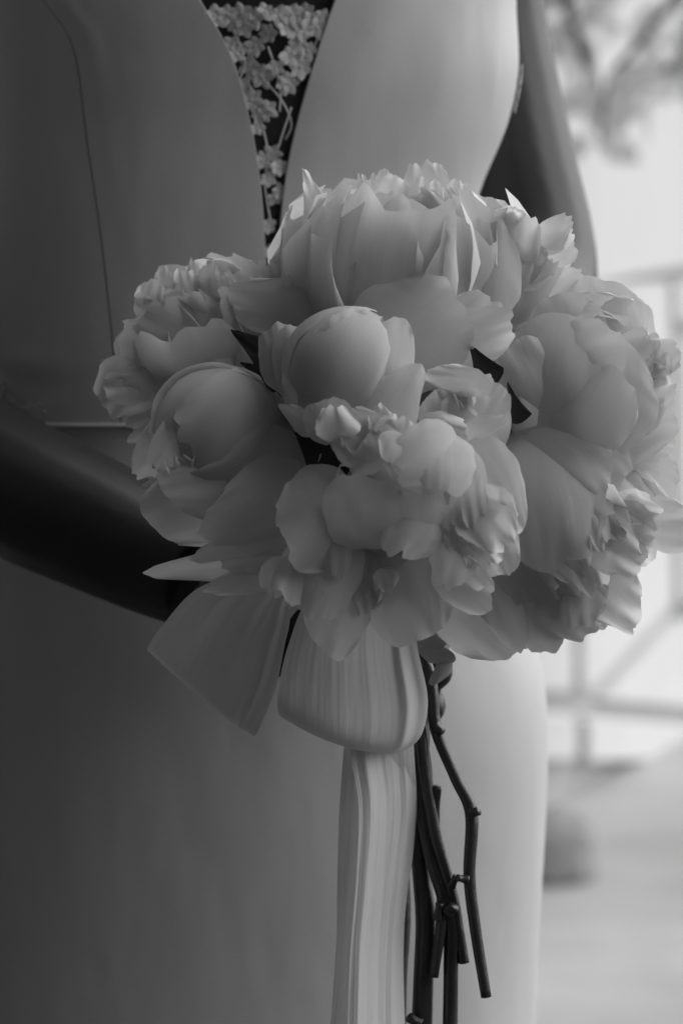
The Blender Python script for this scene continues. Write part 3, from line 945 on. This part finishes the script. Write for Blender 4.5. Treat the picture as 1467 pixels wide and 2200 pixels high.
f.petal((850, 1130), (905, 1378), 210, -.006, -.004, .12, .5, jag=.03, neck=.6)
f.petal((935, 1090), (850, 1200), 110, -.022, -.034, .18, .5, jag=.06, notch=.1, neck=.5)
f.petal((1000, 960), (1020, 1130), 70, -.02, -.03, .16, .5, jag=.05)
f.petal((1000, 950), (1105, 1150), 150, -.012, -.012, .16, .6, jag=.03, neck=.6, point=.2)
f.petal((1000, 1050), (1090, 1230), 120, -.008, -.006, .14, .6, jag=.05, neck=.6)
f.petal((985, 1080), (1010, 1215), 90, -.022, -.03, .16, .5, jag=.06, notch=.1, neck=.5)
f.petal((1000, 1130), (955, 1255), 100, -.020, -.032, .14, .45, jag=.06, neck=.5)
f.petal((980, 1150), (1050, 1250), 100, -.012, -.018, .14, .5, jag=.06, neck=.5)
f.petal((930, 1200), (1058, 1290), 110, -.008, -.012, .12, .4, jag=.06, neck=.5)
f.sepals()
f.stem(via((918, 1440, .006), (936, 1565, .002), (978, 1670, .000), (1012, 1748, -.002), (1008, 1880, -.002), (1020, 1990, .000), (1044, 2142, .002)), [.0030, .0028, .0024, .0023, .0026, .0024, .0023, .0021],
       [(1006, 1750, -.004, 22, -8, .0022), (1004, 1890, -.004, -22, -4, .0018), (934, 1560, .000, 14, 14, .0022)])

# globe at the upper right
f = Flower('peony', 1265, 800, -0.02, 172, (0.72, 0.35, 0.5), 'big rounded peony overlapping the bright wall, cupped smooth petals')
f.globe(5, 0.60, 20, 0.8, 0.1, 0.05, 0.1, 0.1)
f.globe(6, 0.80, 28, 0.8, 0.1, 0.04, 0.1, 0.08, phase=.3)
f.globe(6, 0.97, 40, 0.85, 0.12, 0.03, 0.06)
f.petal((1230, 960), (1262, 690), 330, -.035, -.03, .2, .55, jag=.03, neck=.65, ruf=.012)
f.petal((1170, 890), (1095, 740), 160, -.036, -.036, .18, .6, jag=.02, neck=.6)
f.petal((1130, 920), (1105, 830), 70, -.04, -.036, .14, .6, jag=.04, neck=.6)
f.petal((1240, 780), (1195, 632), 170, -.022, -.016, .16, .5, jag=.02, neck=.6)
f.petal((1300, 750), (1285, 598), 180, -.01, -.002, .16, .5, jag=.04, neck=.5)
f.petal((1200, 700), (1250, 590), 110, .0, .006, .1, .4, jag=.06)
f.petal((1310, 760), (1375, 640), 130, -.006, .004, .16, .5, jag=.05, neck=.5)
f.tuft(1360, 800, 25, 70, 8, 70, -.02, (1, -.4), .4)
f.petal((1330, 860), (1424, 735), 100, -.022, -.012, .12, .5, jag=.1, point=.4)
f.petal((1300, 850), (1390, 720), 110, -.03, -.024, .12, .6, jag=.08)
f.petal((1320, 920), (1425, 820), 120, -.024, -.016, .14, .5, jag=.06)
f.petal((1230, 950), (1330, 800), 180, -.04, -.04, .16, .6, jag=.05, neck=.6)
f.petal((1220, 950), (1455, 890), 170, -.028, -.012, .14, .5, jag=.06, neck=.5)
f.petal((1200, 950), (1440, 960), 120, -.024, -.008, .12, .4, jag=.08, neck=.5)
f.sepals()
f.stem(via((862, 1500, .032), (860, 1640, .034), (862, 1780, .034), (868, 1960, .034), (860, 2100, .034), (856, 2240, .034)), [.0030, .0028, .0026, .0026, .0028, .0028, .0030])

# ruffled flower at the lower right
f = Flower('peony', 1225, 1130, -0.015, 190, (0.62, -0.55, 0.5), 'ragged peony facing down beside the wall joints, one broad smooth petal over ruffles')
f.globe(6, 0.40, 20, 0.6, 0.2, 0.07, 0.13, 0.08)
f.globe(7, 0.60, 24, 0.6, 0.25, 0.07, 0.13, 0.08, phase=.4)
f.globe(8, 0.80, 36, 0.6, 0.25, 0.06, 0.14, 0.1)
f.globe(7, 0.96, 52, 0.7, 0.2, 0.04, 0.10, 0.06, phase=.2)
f.petal((1105, 885), (1180, 1210), 300, -.026, -.052, .20, .5, jag=.05, neck=.5, ruf=.01)
f.tuft(1290, 1110, 70, 60, 7, 110, -.040, (.8, .6), .5)
f.tuft(1210, 1250, 70, 30, 4, 110, -.030, (.4, 1), .3)
f.petal((1150, 915), (1300, 1060), 190, -.04, -.045, .16, .5, jag=.03, neck=.7)
f.petal((1230, 950), (1345, 1030), 150, -.04, -.035, .14, .4, jag=.05, neck=.5)
f.petal((1270, 1000), (1455, 1060), 200, -.02, -.005, .14, .5, jag=.05, neck=.5)
f.petal((1300, 960), (1440, 960), 110, -.01, .0, .1, .4, jag=.06)
f.petal((1300, 1040), (1435, 1145), 120, -.024, -.012, .12, .4, jag=.06, point=.3)
f.petal((1340, 1100), (1442, 1182), 44, -.022, -.02, .06, .5, jag=.06, point=.6)
f.petal((1320, 1110), (1388, 1196), 60, -.026, -.026, .06, .5, jag=.08, point=.8)
f.petal((1280, 1080), (1340, 1170), 90, -.04, -.045, .14, .4, jag=.14, notch=.2, ruf=.06)
f.petal((1240, 1080), (1275, 1190), 100, -.045, -.05, .14, .4, jag=.14, notch=.2, ruf=.06)
f.petal((1180, 1130), (1250, 1240), 110, -.04, -.042, .14, .4, jag=.12, notch=.1, ruf=.05)
f.petal((1200, 1180), (1355, 1288), 140, -.03, -.022, .12, .6, jag=.05, point=.3, neck=.5)
f.petal((1180, 1190), (1310, 1335), 120, -.024, -.012, .1, .4, jag=.12)
f.petal((1140, 1180), (1250, 1310), 130, -.034, -.03, .12, .4, jag=.1, ruf=.04)
f.petal((1130, 1190), (1185, 1398), 170, -.03, -.02, .12, .5, jag=.08, point=.2, neck=.5)
f.petal((1080, 1150), (1120, 1300), 150, -.03, -.03, .12, .5, jag=.06, neck=.5)
f.petal((1040, 1200), (1110, 1398), 140, -.03, -.026, .1, .4, jag=.05, point=.4, neck=.5)
f.petal((950, 1270), (1095, 1412), 150, -.012, -.012, .12, .5, jag=.05, neck=.5)
f.petal((900, 1310), (955, 1400), 90, .006, .004, .14, .5, jag=.02)
for (x0, y0, x1, y1, w) in ((890, 1350, 958, 1385, 90), (900, 1395, 978, 1412, 46), (968, 1418, 925, 1472, 34)):
    q = f.petal((x0, y0), (x1, y1), w, -.004, -.006, .14, .7, jag=.0, point=.2)
    q.name = 'sepal'; q.data.materials.clear(); q.data.materials.append(M['sepal'])
f.sepals()
f.stem(via((850, 1520, .036), (830, 1660, .038), (820, 1800, .038), (815, 1990, .038), (812, 2110, .038), (808, 2240, .038)), [.0030, .0028, .0028, .0028, .0030, .0032, .0034])

# unopened bud
f = Flower('peony_bud', 1068, 728, -0.035, 33, (-0.1, 0.5, 0.7), 'tiny closed bud tucked between the largest peony and the wall-side globe')
f.root['category'] = 'bud'; del f.root['group']
f.globe(3, 0.9, 4, 1.2, 0, 0.01, 0.02, tuck=.02)
f.globe(3, 1.0, 10, 1.3, 0, 0.01, 0.02, tuck=.02, phase=.7)
f.sepals(4, 1.2)
f.stem([(1080, 800, .0), (1000, 1150, .03), HUB, (902, 1450, .012), (900, 1600, .012)], [.0016, .0018, .002, .0022, .0022])

# ------------------------------------------------------------------ ribbon
bow = empty('ribbon_bow', tuple(P(*HUB)), 'silky pale ribbon tied in a bow round the stems with long hanging tails', 'ribbon')
def strip(name, lines, n=70, m=40, wave=0.0015, freq=9.0, bulge=0.0, seed=0.0, sag=0.0, pleats=()):
    """lines: cross lines ((px,py,d),(px,py,d)) of the strip"""
    A = cr([P(*l[0]) for l in lines], n); B = cr([P(*l[1]) for l in lines], n)
    G = np.zeros((n, m, 3))
    for i in range(n):
        t = np.linspace(0, 1, m)[:, None]
        row = A[i] * (1 - t) + B[i] * t
        ph = 2.0 * i / n
        w = np.array([wave * (math.sin(freq * x + seed + 0.8 * ph) + 0.6 * math.sin(freq * 2.3 * x + 2 * seed + ph)) + bulge * 4 * x * (1 - x) + 0.0012 * fbm(x * 3 + i * 0.05, seed) + 0.0003 * fbm(x * 17 + i * 0.03, seed + 4) + 0.0002 * fbm(x * 34 - i * 0.05, seed + 8) for x in t[:, 0]])
        k = math.exp(-((i / n - 0.5) / 0.2) ** 2)
        fold = np.array([0.004 * math.exp(-((x - 0.86) / 0.035) ** 2) - 0.002 * math.exp(-((x - 0.93) / 0.03) ** 2) for x in t[:, 0]]) * (1 if sag else 0)
        fold = fold + np.array([sum(am * max(0.0, 1 - abs(x - c - 0.05 * math.sin(3 * i / n + c * 9)) / wd) for c, wd, am in pleats) for x in t[:, 0]])
        row = row - FWD * (w + fold)[:, None] - UP * (sag * k * 4 * t * (1 - t)) + UP * (sag * 0.9 * k * np.maximum(0, t - .8) ** 2 * 25 * 0.5)
        G[i] = row
    o = link(name, grid_mesh(name, G), bow, M['ribbon'])
    md = o.modifiers.new('thickness', 'SOLIDIFY'); md.thickness = 0.0002; md.use_rim = False
    return o
strip('loop', [((760, 1275, -.005), (850, 1280, -.005)), ((665, 1290, -.040), (880, 1305, -.028)), ((620, 1385, -.056), (897, 1400, -.034)), ((598, 1480, -.058), (918, 1510, -.030)),
               ((598, 1526, -.052), (905, 1590, -.028)), ((606, 1535, -.036), (870, 1618, -.020)), ((640, 1500, -.020), (870, 1580, -.014)), ((700, 1400, -.012), (860, 1450, -.006)), ((770, 1300, .000), (850, 1310, .004))], 110, 110, .0004, 6, .009, 1.0, 0.006, ((.60, .05, .0004),))
strip('loop', [((760, 1275, -.002), (800, 1290, -.004)), ((560, 1235, -.020), (650, 1268, -.026)), ((430, 1262, -.028), (618, 1360, -.040)), ((345, 1350, -.030), (592, 1480, -.042)), ((318, 1392, -.026), (552, 1578, -.036)),
               ((330, 1385, -.014), (548, 1560, -.020)), ((400, 1300, -.008), (580, 1460, -.006)), ((520, 1240, -.002), (640, 1310, .000)), ((740, 1270, .004), (790, 1290, .004))], 110, 110, .0006, 7, .004, 2.0, 0.0015, ((.25, .10, .0007), (.55, .08, -.0007), (.8, .06, .0008)))
strip('tail', [((790, 1290, -.004), (850, 1295, -.004)), ((745, 1500, -.022), (880, 1500, -.022)), ((738, 1610, -.014), (886, 1610, -.014)), ((728, 1750, -.024), (893, 1740, .004)), ((724, 1900, -.022), (880, 1880, .004)), ((722, 2020, -.022), (850, 1990, .004)), ((706, 2260, -.022), (832, 2260, .004))], 90, 110, .0005, 4.2, .003, 3.0, 0.0, ((.22, .16, .0014), (.62, .12, .0012)))
strip('tail', [((800, 1300, .002), (850, 1295, .002)), ((760, 1500, -.020), (885, 1500, -.016)), ((752, 1610, -.030), (888, 1610, -.006)), ((770, 1730, -.032), (894, 1740, .002)), ((764, 1900, -.032), (878, 1880, .002)), ((752, 2050, -.032), (866, 2030, .002)), ((744, 2260, -.032), (870, 2260, .002))], 90, 110, .0004, 4.3, .003, 5.0, 0.0, ((.22, .14, .0022), (.50, .12, -.0012), (.78, .10, .0018)))
kn = []
for i in range(9):
    a = -1.2 + 2.4 * i / 8
    kn.append([P(822 + 44 * math.sin(a) + 0, 1255 + 70 * t, -.012 * math.cos(a) - .002 + 0.004 * math.sin(5 * t + i)) for t in np.linspace(0, 1, 9)])
o = link('knot', grid_mesh('knot', np.array(kn)), bow, M['ribbon'])
md = o.modifiers.new('thickness', 'SOLIDIFY'); md.thickness = 0.0006
print('OBJECTS', len(bpy.data.objects), 'TRIS', sum(len(m.polygons) * 2 for m in bpy.data.meshes))
